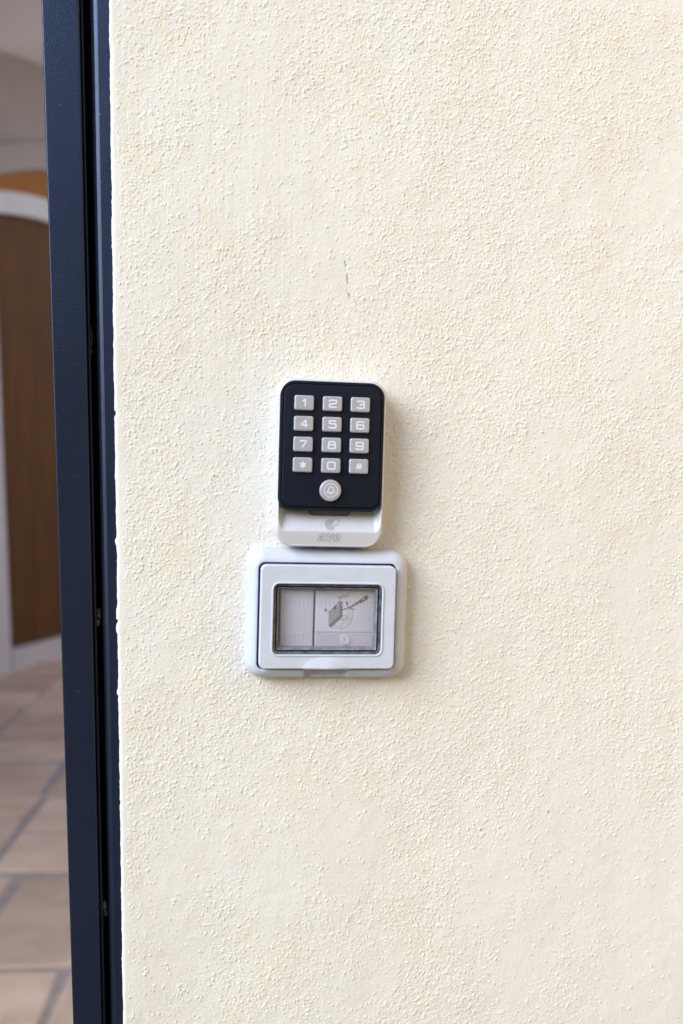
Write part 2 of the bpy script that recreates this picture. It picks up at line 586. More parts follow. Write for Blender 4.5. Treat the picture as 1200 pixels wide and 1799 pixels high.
    def smear(pts, w, amt):
        nonlocal dirt, H
        for (ax, az), (bx, bz) in zip(pts, pts[1:]):
            l2 = (bx - ax) ** 2 + (bz - az) ** 2
            t = np.clip(((X - ax) * (bx - ax) + (Z - az) * (bz - az)) / l2, 0, 1)
            d = np.hypot(X - ax - t * (bx - ax), Z - az - t * (bz - az))
            k = np.exp(-(d / w) ** 2)
            dirt = np.maximum(dirt, amt * k)
            H = H - 0.25 * k * amt
    gate = np.clip(field(0.5, 0.9) * 0.9 + 0.25, 0, 1)
    smear([(103.2, 1305), (103.6, 1299), (104.6, 1293), (105.4, 1287), (105.5, 1279), (107.0, 1273)], 0.55, 0.75)
    dirt = dirt * gate
    smear([(106.6, 1276.5), (107.0, 1274.8)], 0.55, 0.85)
    smear([(110.3, 1273), (112.3, 1269)], 0.5, 0.3)
    # dirt pits scattered
    pit = (field(0.75, 0.75) > 4.15) * 0.8
    dirt = np.maximum(dirt, pit)
    yellow = np.clip(0.04 + 0.04 * field(14, 20, 0.3) + 0.09 * field(3, 3.5) + 0.16 * (dens - 0.5), 0, 1)
    yellow *= 1 - 0.85 * sig((X - 230) / 30) * sig((960 - Z) / 60)
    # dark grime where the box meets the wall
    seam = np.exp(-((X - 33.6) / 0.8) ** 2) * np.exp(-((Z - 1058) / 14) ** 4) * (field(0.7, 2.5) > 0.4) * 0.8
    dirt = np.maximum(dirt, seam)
    white = np.clip(1 - soft, 0, 1) * np.clip(0.75 + 0.3 * field(2.5, 6), 0.2, 1)
    yellow = yellow * soft
    # vertices
    tz = np.clip((Z / 1000 - 0.7455) / (1.4761 - 0.7455), -0.3, 1.3)
    shift = (EDGE_BOT + (EDGE_TOP - EDGE_BOT) * tz) - x0
    fall = np.exp(-e / 6.0)
    XX = X / 1000 + shift * np.exp(-e / 60.0) + wob[:, None] / 1000 * fall
    co = np.empty((nz, nx, 3), np.float32)
    co[..., 0] = XX
    co[..., 1] = -H / 1000
    co[..., 2] = Z / 1000
    # skirt columns: the plaster's thickness at the arris
    sk = np.empty((nz, 3, 3), np.float32)
    for k, (dx, dy) in enumerate(((0.0012, 0.016), (0.0004, 0.006), (-0.0001, 0.0028))):
        sk[:, k, 0] = co[:, 0, 0] + dx
        sk[:, k, 1] = dy
        sk[:, k, 2] = co[:, 0, 2]
    co = np.concatenate([sk, co], axis=1)
    nx2 = nx + 3
    wear = np.zeros((nz, nx2, 4), np.float32)
    wear[:, 3:, 0] = yellow
    wear[:, 3:, 1] = dirt
    wear[:, 3:, 2] = white
    wear[:, :3, 2] = 1
    wear[..., 3] = 1
    idx = np.arange(nz * nx2).reshape(nz, nx2)
    q = np.stack([idx[:-1, :-1], idx[:-1, 1:], idx[1:, 1:], idx[1:, :-1]], axis=-1).reshape(-1, 4)
    me = bpy.data.meshes.new('facade_wall')
    me.vertices.add(nz * nx2)
    me.vertices.foreach_set('co', co.reshape(-1))
    nf = len(q)
    me.loops.add(nf * 4)
    me.loops.foreach_set('vertex_index', q.reshape(-1).astype(np.int32))
    me.polygons.add(nf)
    me.polygons.foreach_set('loop_start', (np.arange(nf) * 4).astype(np.int32))
    me.polygons.foreach_set('use_smooth', np.ones(nf, bool))
    me.update(calc_edges=True)
    at = me.color_attributes.new('wear', 'FLOAT_COLOR', 'POINT')
    at.data.foreach_set('color', wear.reshape(-1))
    me.materials.append(MAT_PLASTER)
    o = bpy.data.objects.new('facade_wall', me)
    link(o)
    o['label'] = 'rough cream rendered wall that carries the keypad and the grey box'
    o['category'] = 'wall'
    o['kind'] = 'thing'
    return o
facade = plaster_wall()
# the rest of the wall round the close-up, the pier beyond the doorway and the lintel
for x0, x1, y0, y1, z0, z1 in ((0.3835, 4.0, 0.0002, 0.35, -0.05, 2.95),
                               (-0.058, 0.383, 0.0042, 0.35, -0.05, 2.95),
                               (-0.060, 0.383, 0.0002, 0.0039, -0.05, 0.7065),
                               (-0.060, 0.383, 0.0002, 0.0039, 1.5085, 2.95),
                               (-6.0, -3.0, 0.0, 0.35, -0.05, 2.95),
                               (-2.999, -0.061, 0.0, 0.35, 2.70, 2.95)):
    mb = MB()
    mb.box(x0, x1, y0, y1, z0, z1)
    mb.build('masonry', MAT_PLASTER, facade, smooth=False)

# unseen ochre wing, added at right to bounce warm fill into the shadows
wing = thing('warm_bounce_wall', 'added ochre bounce wing at right angles to the cream wall, out of view', 'wall', (1.25, -3, 0))
mb = MB(); mb.box(0.0, 0.3, -4.0, 2.995, -0.05, 3.4)
mb.build('plaster_face', MAT_OCHRE, wing, smooth=False)

# unseen dark wall, added behind the viewer for the lower steel to mirror
lane = thing('dark_reflection_wall', 'added dark wall across the lane, out of view, mirrored in the lower steel', 'wall', (0, -7, 0))
mb = MB(); mb.box(-9.0, 9.0, -0.4, 0.0, -0.05, 3.7)
mb.build('stone_face', MAT_DARKSTONE, lane, smooth=False)

# ---------------------------------------------------------------- steel door frame
frame = thing('door_frame', 'dark navy steel door frame along the left edge of the cream wall', 'door frame', (-0.09, 0.02, 0.0))
FB = Vector((-0.09, 0.02, 0.0))
def lerp_z(top, bot, z):
    t = (z - 0.7465) / (1.4748 - 0.7465)
    t = max(-0.12, min(1.12, t))
    return bot + (top - bot) * t
def loft(profile, name, mat, zs=(0.0, 0.66, 0.9, 1.12, 1.35, 1.56, 2.6), auto=28):
    """profile: closed list of (x at the top, x at the bottom, y)"""
    mb = MB()
    n = len(profile)
    v = []
    for z in zs:
        for xt, xb, y in profile:
            v.append(tuple(Vector((lerp_z(xt, xb, z), y, z)) - FB))
    f = []
    for i in range(len(zs) - 1):
        for k in range(n):
            a, b = i * n + k, i * n + (k + 1) % n
            f.append((a, b, b + n, a + n))
    f.append(tuple(reversed(range(n))))
    f.append(tuple((len(zs) - 1) * n + k for k in range(n)))
    mb.add(v, f)
    return mb.build(name, mat, frame, auto=auto)
def rounded(xt0, xt1, xb0, xb1, y0, y1, r, seg=4, r2=None):
    """rectangle section, front corners rounded, front at y0"""
    p = []
    r2 = r2 or r
    p.append((xt0, xb0, y1))
    p.append((xt0, xb0, y0 + r + 0.0004))
    for i in range(seg + 1):
        a = math.pi / 2 * i / seg
        dx, dy = r * (1 - math.cos(a)), r * (1 - math.sin(a))
        p.append((xt0 + dx, xb0 + dx, y0 + dy))
    p.append((xt0 + r + 0.0004, xb0 + r + 0.0004, y0))
    p.append((xt1 - r2 - 0.0004, xb1 - r2 - 0.0004, y0))
    for i in range(seg + 1):
        a = math.pi / 2 * i / seg
        dx, dy = r2 * (1 - math.sin(a)), r2 * (1 - math.cos(a))
        p.append((xt1 - dx, xb1 - dx, y0 + dy))
    p.append((xt1, xb1, y1))
    return p
loft(rounded(-0.1077, -0.0822, -0.0946, -0.0745, 0.0045, 0.05, 0.0011), 'stile', MAT_FRAME)
# thin folded lip on the stile's inner side
loft(rounded(-0.0818, -0.0803, -0.0741, -0.0722, 0.0085, 0.05, 0.0005), 'rebate_lip', MAT_FRAME)
# wall-side profile: a rolled shoulder, then a flat face running under the plaster
prof = [(-0.0765, -0.0693, 0.05), (-0.0765, -0.0693, 0.020)]
for i in range(7):
    a = math.pi / 2 * i / 6
    prof.append((-0.0765 + 0.0052 * (1 - math.cos(a)), -0.0693 + 0.0040 * (1 - math.cos(a)), 0.020 - 0.0135 * math.sin(a)))
prof += [(-0.0708, -0.0649, 0.0062), (-0.0700, -0.0641, 0.0057), (-0.052, -0.052, 0.0050), (-0.052, -0.052, 0.05)]
loft(prof, 'jamb_profile', MAT_FRAME, auto=22)
loft([(-0.085, -0.079, 0.046), (-0.085, -0.079, 0.034), (-0.070, -0.064, 0.034), (-0.070, -0.064, 0.046)], 'gap_backing', MAT_GAP)
def dab(x, z, w, h, y, seed):
    r = random.Random(seed)
    bm = bmesh.new()
    bmesh.ops.create_icosphere(bm, subdivisions=3, radius=1)
    for vv in bm.verts:
        k = 1 + 0.35 * (r.random() - 0.5) + 0.15 * math.sin(vv.co.z * 7 + seed)
        p = vv.co * k
        vv.co = Vector((x + p.x * w, y + p.y * 0.004, z + p.z * h)) - FB
    me = bpy.data.meshes.new('filler_dab')
    bm.to_mesh(me); bm.free()
    me.materials.append(MAT_DAB)
    me.shade_smooth()
    link(bpy.data.objects.new('filler_dab', me), frame)
dab(-0.0785, 1.2445, 0.0019, 0.0085, 0.017, 1)
dab(-0.0783, 1.2340, 0.0013, 0.0042, 0.015, 2)
dab(-0.0745, 1.0440, 0.0019, 0.0050, 0.015, 3)
dab(-0.0745, 1.0390, 0.0016, 0.0030, 0.013, 6)
dab(-0.0716, 0.8265, 0.0019, 0.0062, 0.015, 4)
dab(-0.0722, 0.8320, 0.0014, 0.0022, 0.012, 5)

# ---------------------------------------------------------------- outlines in millimetres (x right, y up, t out of the wall)
def rr(x0, x1, y0, y1, r, nc=8, nsx=24, nsy=24):
    """rounded rectangle, counter-clockwise seen from outside; r may be (bottom, top); equal counts for lofting"""
    rb, rt_ = r if isinstance(r, tuple) else (r, r)
    p = []
    def side(a, b, n):
        for i in range(n):
            t = i / n
            p.append((a[0] + (b[0] - a[0]) * t, a[1] + (b[1] - a[1]) * t))
    def arc(cx, cy, rad, a0):
        for i in range(nc):
            a = a0 + math.pi / 2 * i / nc
            p.append((cx + rad * math.cos(a), cy + rad * math.sin(a)))
    side((x0 + rb, y0), (x1 - rb, y0), nsx)
    arc(x1 - rb, y0 + rb, rb, -math.pi / 2)
    side((x1, y0 + rb), (x1, y1 - rt_), nsy)
    arc(x1 - rt_, y1 - rt_, rt_, 0)
    side((x1 - rt_, y1), (x0 + rt_, y1), nsx)
    arc(x0 + rt_, y1 - rt_, rt_, math.pi / 2)
    side((x0, y1 - rt_), (x0, y0 + rb), nsy)
    arc(x0 + rb, y0 + rb, rb, math.pi)
    return p
def inset(rect, d, **kw):
    x0, x1, y0, y1, r = rect
    rb, rt_ = r if isinstance(r, tuple) else (r, r)
    return rr(x0 + d, x1 - d, y0 + d, y1 - d, (max(0.15, rb - d), max(0.15, rt_ - d)), **kw)
def mm(x, y, t):
    return (x * 0.001, -t * 0.001, y * 0.001)
def rings_mesh(name, rings, mat, parent, cap=True, back=False, auto=40, closed_loop=False):
    """rings: list of (outline points, t or list of t)"""
    v, f = [], []
    n = len(rings[0][0])
    for pts, t in rings:
        for k, (x, y) in enumerate(pts):
            v.append(mm(x, y, t[k] if isinstance(t, (list, tuple)) else t))
    m = len(rings)
    for i in range(m if closed_loop else m - 1):
        j = (i + 1) % m
        for k in range(n):
            l = (k + 1) % n
            f.append((i * n + k, i * n + l, j * n + l, j * n + k))
    if cap:
        f.append(tuple((m - 1) * n + k for k in range(n)))
    if back:
        f.append(tuple(reversed(range(n))))
    return mesh_obj(name, v, f, mat, parent, True, auto)

def chaikin(pts, closed=False, it=3, corner=0.25):
    for _ in range(it):
        q = []
        n = len(pts)
        rng_ = range(n if closed else n - 1)
        if not closed:
            q.append(pts[0])
        for i in rng_:
            a, b = pts[i], pts[(i + 1) % n]
            q.append((a[0] * .75 + b[0] * .25, a[1] * .75 + b[1] * .25))
            q.append((a[0] * .25 + b[0] * .75, a[1] * .25 + b[1] * .75))
        if not closed:
            q.append(pts[-1])
        pts = q
    return pts
def soften(pts, rad, closed=False, n=4):
    """round the corners of a polyline with radius-like cut rad"""
    out = []
    m = len(pts)
    for i, p in enumerate(pts):
        if not closed and i in (0, m - 1):
            out.append(p)
            continue
        a, b = Vector(pts[i - 1]), Vector(pts[(i + 1) % m])
        c = Vector(p)
        da, db = (a - c), (b - c)
        k = min(rad, da.length * .48, db.length * .48)
        pa, pb = c + da.normalized() * k, c + db.normalized() * k
        for j in range(n + 1):
            t = j / n
            q = pa * (1 - t) ** 2 + c * 2 * t * (1 - t) + pb * t * t
            out.append((q.x, q.y))
    return out
def stroke(mb, pts, w, tfun, closed=False, h=0.12):
    """a flat raised ribbon along a polyline; tfun(x, y) is the surface under it"""
    P = [Vector(p) for p in pts]
    n = len(P)
    lo, ro = [], []
    for i in range(n):
        a = P[i - 1] if (i > 0 or closed) else P[i]
        b = P[(i + 1) % n] if (i < n - 1 or closed) else P[i]
        d1 = (P[i] - a); d2 = (b - P[i])
        if d1.length < 1e-9: d1 = d2
        if d2.length < 1e-9: d2 = d1
        d1.normalize(); d2.normalize()
        n1, n2 = Vector((-d1.y, d1.x)), Vector((-d2.y, d2.x))
        nn = n1 + n2
        if nn.length < 1e-6: nn = n1.copy()
        nn.normalize()
        k = w / 2 / max(0.45, nn.dot(n1))
        lo.append(P[i] + nn * k)
        ro.append(P[i] - nn * k)
    v = []
    for l, r in zip(lo, ro):
        for p, dt in ((l, -0.05), (l, h), (r, h), (r, -0.05)):
            v.append(mm(p.x, p.y, tfun(p.x, p.y) + dt))
    f = []
    for i in range(n if closed else n - 1):
        a, b = i * 4, ((i + 1) % n) * 4
        for k in range(3):
            f.append((a + k, b + k, b + k + 1, a + k + 1))
    if not closed:
        f += [(0, 1, 2, 3), (n * 4 - 1, n * 4 - 2, n * 4 - 3, n * 4 - 4)]
    mb.add(v, f)
def poly(mb, pts, t):
    mb.add([mm(x, y, t) for x, y in pts], [tuple(range(len(pts)))])

def text_mesh(name, body, size, mat, parent, loc, t, extrude=0.15, shear=0.0, offset=0.0, outline=None, rot=0.0, sx=1.0, space=1.0):
    """writing as real geometry, centred at loc in millimetres"""
    cu = bpy.data.curves.new(name, 'FONT')
    cu.body = body
    cu.size = size
    cu.shear = shear
    cu.offset = offset
    cu.space_character = space
    cu.align_x = 'CENTER'
    cu.align_y = 'CENTER'
    cu.resolution_u = 4
    if outline:
        cu.fill_mode = 'NONE'
        cu.bevel_depth = outline
        cu.bevel_resolution = 1
    else:
        cu.extrude = extrude
    tmp = bpy.data.objects.new(name, cu)
    COL.objects.link(tmp)
    dg = bpy.context.evaluated_depsgraph_get()
    me = bpy.data.meshes.new_from_object(tmp.evaluated_get(dg))
    bpy.data.objects.remove(tmp)
    bpy.data.curves.remove(cu)
    c, s = math.cos(rot), math.sin(rot)
    xs = [v.co.x for v in me.vertices]; ys = [v.co.y for v in me.vertices]
    mx, my = (min(xs) + max(xs)) / 2, (min(ys) + max(ys)) / 2
    for v in me.vertices:
        x, y, z = (v.co.x - mx) * sx, v.co.y - my, v.co.z
        v.co = mm(loc[0] + x * c - y * s, loc[1] + x * s + y * c, t + z)
    me.materials.clear()
    me.materials.append(mat)
    me.name = name
    return link(bpy.data.objects.new(name, me), parent)

TILT = math.radians(1.6)       # both were screwed on a little askew

# ---------------------------------------------------------------- keypad
kp = thing('keypad', 'silver and black numeric keypad with grey keys, screwed on just above the grey box', 'keypad', (0.0906, 0.0, 1.1539), (0, TILT, 0))
BODY = (-38.3, 39.2, -60.0, 59.3, (13.5, 11.5))
LIP_T, FLOOR_D = 21.0, 9.5
def scoop(x, y):
    """depth of the thumb scoop below the black panel"""
    if y > -17:
        return 0.0
    u = (36.6 - abs(x - 0.5)) / 5.2
    v = (y + 48.4) / 15.5
    a, b = max(0.0, 1 - u), max(0.0, 1 - v)
    p = 2.6
    q = (a ** p + b ** p) ** (1 / p)
    return FLOOR_D * max(0.0, 1 - q) ** 0.92 * min(1.0, (-17 - y) / 7)
def shell_t(x, y):
    # the lip leans back a touch towards the lower edge
    lip = LIP_T - 0.03 * max(0.0, -48.4 - y) ** 1.4
    return lip - scoop(x, y)
rings = []
kw = dict(nc=12, nsx=60, nsy=60)
o0 = inset(BODY, 0.0, **kw)
rings.append((inset(BODY, 0.5, **kw), 0.0))
rings.append((o0, 1.0))
rings.append((o0, 9.0))
for d, dt in ((0.05, 14.5), (0.15, 17.0), (0.4, 18.6), (0.8, 19.7), (1.3, 20.5)):
    pts = inset(BODY, d, **kw)
    rings.append((pts, [dt for x, y in pts]))
d = 1.8
while d < 31:
    pts = inset(BODY, d, **kw)
    rings.append((pts, [shell_t(x, y) for x, y in pts]))
    d += 0.35 if d < 14 else 0.7
pts = inset(BODY, 36, **kw)
rings.append((pts, [shell_t(x, y) for x, y in pts]))
rings_mesh('shell', rings, MAT_SILVER, kp, cap=True, back=True, auto=50)

PANEL = (-37.0, 37.1, -33.8, 57.1, (9.0, 10.8))
kw = dict(nc=10, nsx=4, nsy=4)
rings = [(inset(PANEL, dd, **kw), t) for dd, t in ((0, 9), (0, 22.3), (0.2, 22.9), (0.7, 23.4), (1.9, 23.5), (2.05, 22.7), (2.35, 22.7), (2.55, 23.5), (2.9, 23.8), (3.4, 23.9))]
panel = rings_mesh('front_panel', rings, MAT_BLACK, kp, cap=True, back=True, auto=40)

GL = {
 '1': [([(-1.3, 1.0), (0.5, 2.35), (0.5, -2.4)], 0, 0)],
 '2': [([(-2.5, 1.2), (-2.5, 2.4), (2.4, 2.4), (2.4, 0.25), (-2.5, -0.35), (-2.5, -2.4), (2.7, -2.4)], .9, 0)],
 '3': [([(-2.4, 1.6), (-2.4, 2.4), (2.4, 2.4), (2.4, -2.4), (-2.5, -2.4), (-2.5, -1.5)], .8, 0), ([(-0.9, 0.1), (2.4, 0.1)], 0, 0)],
 '4': [([(2.8, -1.2), (-2.5, -1.2), (1.25, 2.2)], .25, 0), ([(1.25, 2.55), (1.25, -2.5)], 0, 0)],
 '5': [([(2.5, 2.4), (-2.3, 2.4), (-2.3, 0.45), (2.5, 0.45), (2.5, -2.4), (-2.5, -2.4), (-2.5, -1.6)], .8, 0)],
 '6': [([(2.4, 1.5), (2.4, 2.4), (-2.4, 2.4), (-2.4, -2.4), (2.5, -2.4), (2.5, 0.2), (-1.9, 0.2)], .9, 0)],
 '7': [([(-2.6, 2.4), (2.4, 2.4), (-1.0, -2.4)], .2, 0)],
 '8': [([(-2.1, 2.4), (2.1, 2.4), (2.1, 0.2), (-2.1, 0.2)], .8, 1), ([(-2.5, 0.2), (2.5, 0.2), (2.5, -2.4), (-2.5, -2.4)], .8, 1)],
 '9': [([(-2.4, -1.5), (-2.4, -2.4), (2.4, -2.4), (2.4, 2.4), (-2.5, 2.4), (-2.5, -0.2), (1.9, -0.2)], .9, 0)],
 '0': [([(-2.6, 2.4), (2.6, 2.4), (2.6, -2.4), (-2.6, -2.4)], 1.3, 1)],
 '*': [([(0, 2.3), (0, -2.3)], 0, 0), ([(-2.1, 1.2), (2.1, -1.2)], 0, 0), ([(-2.1, -1.2), (2.1, 1.2)], 0, 0)],
 '#': [([(-0.4, 2.2), (-1.2, -2.2)], 0, 0), ([(1.2, 2.2), (0.4, -2.2)], 0, 0), ([(-2.2, 0.75), (2.3, 0.75)], 0, 0), ([(-2.4, -0.8), (2.1, -0.8)], 0, 0)],
}
WORD = {'*': 'star', '#': 'hash'}
KEY_T = 26.0
key_mesh = None
for i, ch in enumerate('123456789*0#'):
    cx = (-20.4, -0.4, 19.4)[i % 3]
    cy = 41.45 - 14.45 * (i // 3)
    if key_mesh is None:
        kr = (-6.85, 6.85, -5.25, 5.25, 1.5)
        kwk = dict(nc=6, nsx=6, nsy=5)
        rings = [(inset(kr, d, **kwk), t) for d, t in ((-0.05, 23.3), (0, 24.9), (0.12, 25.45), (0.4, 25.85), (0.8, 26.0), (1.4, 26.0))]
        key = rings_mesh('key', rings, MAT_KEY, kp, cap=True, auto=60)
        key_mesh = key.data
    else:
        key = link(bpy.data.objects.new('key', key_mesh), kp)
    key.location = mm(cx, cy, 0)
    key['label'] = 'grey key marked %s' % WORD.get(ch, ch)
    mb = MB()
    for si, (pts, rad, closed) in enumerate(GL[ch]):
        p = soften(pts, rad, bool(closed)) if rad else pts
        p = [(x + 0.15, y) for x, y in p]
        stroke(mb, p, 0.98 if ch not in '#' else 0.7, lambda x, y: 26.0, bool(closed), 0.07 + 0.02 * si)
    mb.build('symbol' if ch in '*#' else 'numeral', MAT_NUM, key, smooth=False)

# bell button
def circle(r, n=40, cx=0, cy=0, a0=0, a1=2 * math.pi, close=True):
    m = n if close else n + 1
    return [(cx + r * math.cos(a0 + (a1 - a0) * i / n), cy + r * math.sin(a0 + (a1 - a0) * i / n)) for i in range(m)]
rings = [(circle(r, 48), t) for r, t in ((7.75, 23.3), (7.7, 25.2), (7.55, 25.75), (7.2, 26.1), (6.8, 26.2), (5.0, 26.2))]
bell = rings_mesh('bell_button', rings, MAT_KEY, kp, cap=True, auto=60)
bell.location = mm(-0.3, -19.4, 0)
bell['label'] = 'round grey button marked with a bell'
mb = MB()
stroke(mb, circle(4.7, 40, .2, .1), 0.42, lambda x, y: 26.2, True, 0.07)
bl = [(-2.9, -1.35), (2.9, -1.35), (1.75, 0.0), (1.35, 2.0), (0.0, 3.1), (-1.35, 2.0), (-1.75, 0.0)]
stroke(mb, [(x + .2, y) for x, y in soften(bl, .7, True)], 0.62, lambda x, y: 26.2, True, 0.08)
stroke(mb, circle(0.95, 10, .2, -1.7, math.pi, 2 * math.pi, False), 0.5, lambda x, y: 26.2, False, 0.08)
mb.build('symbol', MAT_NUM, bell, smooth=False)

# status lens under the black panel
led_pts = [(-14.0, -32.6), (-13.6, -35.6), (-12.3, -37.35), (14.3, -37.25), (15.4, -35.5), (15.8, -32.6)]
led = soften(led_pts, 1.1)
mb = MB()
v = [mm(x, y, shell_t(x, y) + 0.25) for x, y in led]
mb.add(v, [tuple(range(len(led)))])
lens = mb.build('status_lens', MAT_LED, kp, smooth=False)
mb = MB()
stroke(mb, led, 0.5, lambda x, y: shell_t(x, y), False, 0.4)
mb.build('rim', MAT_LEDRIM, lens, smooth=False)
# contactless card symbol
sh = lambda x, y: shell_t(x, y)
mb = MB()
for r in (0.7, 1.45, 2.2, 2.95, 3.55):
    stroke(mb, circle(r, 30, 1.3, -43.7, math.radians(40), math.radians(325), False), 0.34, sh, False, 0.06)
sym = mb.build('card_symbol', MAT_LINE, kp, smooth=False)
mb = MB()
card = soften([(4.5, -39.6), (8.1, -40.8), (5.6, -44.7), (1.9, -43.6)], 0.4, True)
stroke(mb, card, 0.32, sh, True, 0.09)
mb.build('card_outline', MAT_LINE, sym, smooth=False)
# maker's name in outlined italic letters
letters = (
    (0.0, [[(0.3, 3.3), (0.7, 4.6), (2.4, 5.1), (4.3, 4.8), (4.8, 3.8), (4.8, 0), (3.3, 0), (3.2, 0.5), (2.0, -0.1), (0.6, 0.1), (0, 1.2), (0.5, 2.5), (2.0, 3.0), (3.2, 3.1), (3.2, 3.7), (2.4, 4.0), (1.8, 3.3)],
           [(1.6, 1.3), (2.2, 2.1), (3.2, 2.2), (3.1, 1.4), (2.2, 0.9)]]),
    (5.4, [[(0, 5), (1.7, 5), (2.7, 1.8), (3.9, 5), (5.5, 5), (3.5, 0), (1.7, 0)]]),
    (10.9, [[(4.9, 2.1), (1.7, 2.1), (1.9, 1.2), (2.8, 0.9), (3.5, 1.4), (4.8, 1.2), (3.9, 0.1), (2.3, -0.1), (0.6, 0.5), (0, 2.2), (0.5, 4.2), (2.2, 5.1), (4.0, 4.8), (5.0, 3.5)],
            [(1.8, 3.0), (3.4, 3.0), (3.2, 3.9), (2.4, 4.1)]]))
mb = MB()
for x0, loops in letters:
    for lp in loops:
        p = soften([((x + x0 - 7.9) * 0.98 + 0.26 * (y - 2.5) + 0.3, (y - 2.5) * 1.04 - 52.9) for x, y in lp], 0.5, True, 3)
        stroke(mb, p, 0.34, sh, True, 0.08)
mb.build('lettering', MAT_LINE, kp, smooth=False)

# ---------------------------------------------------------------- grey socket box
bx = thing('socket_box', 'light grey weatherproof box with a smoked window, mounted directly below the keypad', 'socket box', (0.08815, 0.0, 1.04358), (0, TILT, 0))
OUT = (-57.2, 60.0, -45.2, 48.6, 12.5)
INN = (-49.4, 50.3, -37.9, 38.9, 5.0)
kw = dict(nc=10, nsx=84, nsy=60)
A0, B0 = rr(*OUT, **kw), rr(*INN, **kw)
mixo = lambda k: [(a[0] + (b[0] - a[0]) * k, a[1] + (b[1] - a[1]) * k) for a, b in zip(A0, B0)]
def notch(pts, t):
    out = []
    for x, y in pts:
        tt = t
        if y < -37.0:
            w = min(1.0, max(0.0, (x + 15.6) / 0.9)) * min(1.0, max(0.0, (17.0 - x) / 2.2))
            tt = t - max(0.0, t - 7.5) * w
        out.append(tt)
    return out
rings = [(A0, -1.5)]
for k, t in ((0.0, 3.5), (0.02, 6.0), (0.07, 8.6), (0.15, 10.6), (0.27, 12.4), (0.42, 13.9), (0.6, 15.0), (0.78, 15.7), (0.92, 16.0), (0.975, 15.8), (1.0, 15.2), (1.0, 4.0)):
    pts = mixo(k)
    rings.append((pts, notch(pts, t)))
rings_mesh('base', rings, MAT_GREY, bx, cap=True, auto=50)

LID = (-48.0, 49.1, -36.6, 37.6, 4.2)
WIN = (-38.6, 39.0, -26.0, 24.2, 4.0)
kw = dict(nc=8, nsx=90, nsy=40)
LO, WI = rr(*LID, **kw), rr(*WIN, **kw)
lm = lambda k: [(a[0] + (b[0] - a[0]) * k, a[1] + (b[1] - a[1]) * k) for a, b in zip(LO, WI)]
def tab(pts, t):
    out = []
    for x, y in pts:
        e = math.hypot((x - 0.3) / 18.5, (y + 38.2) / 11.0)
        out.append(t + 2.9 * max(0.0, 1 - e))
    return out
rings = [(inset(LID, 0.3, **kw), 4.2), (LO, 6.0), (LO, 19.8), (inset(LID, 0.12, **kw), 20.5), (inset(LID, 0.4, **kw), 21.0), (inset(LID, 0.9, **kw), 21.3)]
i0 = inset(LID, 0.9, **kw)
i1 = inset(WIN, -1.5, **kw)
rings[2] = (LO, tab(LO, 19.8)); rings[3] = (rings[3][0], tab(rings[3][0], 20.5)); rings[4] = (rings[4][0], tab(rings[4][0], 21.0))
for j in range(0, 19):
    k = j / 18
    pts = [(a[0] + (b[0] - a[0]) * k, a[1] + (b[1] - a[1]) * k) for a, b in zip(i0, i1)]
    rings.append((pts, tab(pts, 21.35)))
rings += [(inset(WIN, -1.2, **kw), 21.9), (inset(WIN, -0.5, **kw), 22.0), (inset(WIN, -0.1, **kw), 21.6), (WI, 20.6), (WI, 7.0)]
lid = rings_mesh('lid', rings, MAT_GREY, bx, cap=False, auto=45)
text_mesh('lettering', 'bticino', 4.2, MAT_GREY, lid, (0.7, 29.7), 21.35, extrude=0.14)
text_mesh('lettering', 'IP55', 2.7, MAT_GREY, lid, (36.6, -32.3), 21.35, extrude=0.12)

# smoked window: stepped frame, seal line, clear pane
kw = dict(nc=8, nsx=6, nsy=6)
def ring_part(name, seq, mat, parent, closed_loop=True):
    return rings_mesh(name, [(inset(WIN, d, **kw), t) for d, t in seq], mat, parent, cap=False, auto=40, closed_loop=closed_loop)
win = ring_part('window', [(0.05, 8.0), (0.05, 20.4), (0.35, 20.7), (1.5, 20.3), (1.75, 19.8), (1.8, 8.0)], MAT_SMOKE, lid)
ring_part('seal', [(1.85, 8.0), (1.85, 18.2), (2.55, 18.0), (2.6, 8.0)], MAT_SEAL, win)
ring_part('inner_step', [(2.65, 8.0), (2.65, 18.6), (2.95, 19.1), (3.5, 18.7), (4.3, 14.0), (4.35, 8.2)], MAT_SMOKE2, win)
rings_mesh('pane', [(inset(WIN, 3.2, **kw), 17.6), (inset(WIN, 3.2, **kw), 18.0), (inset(WIN, 3.4, **kw), 18.1)], MAT_PANE, win, cap=True)

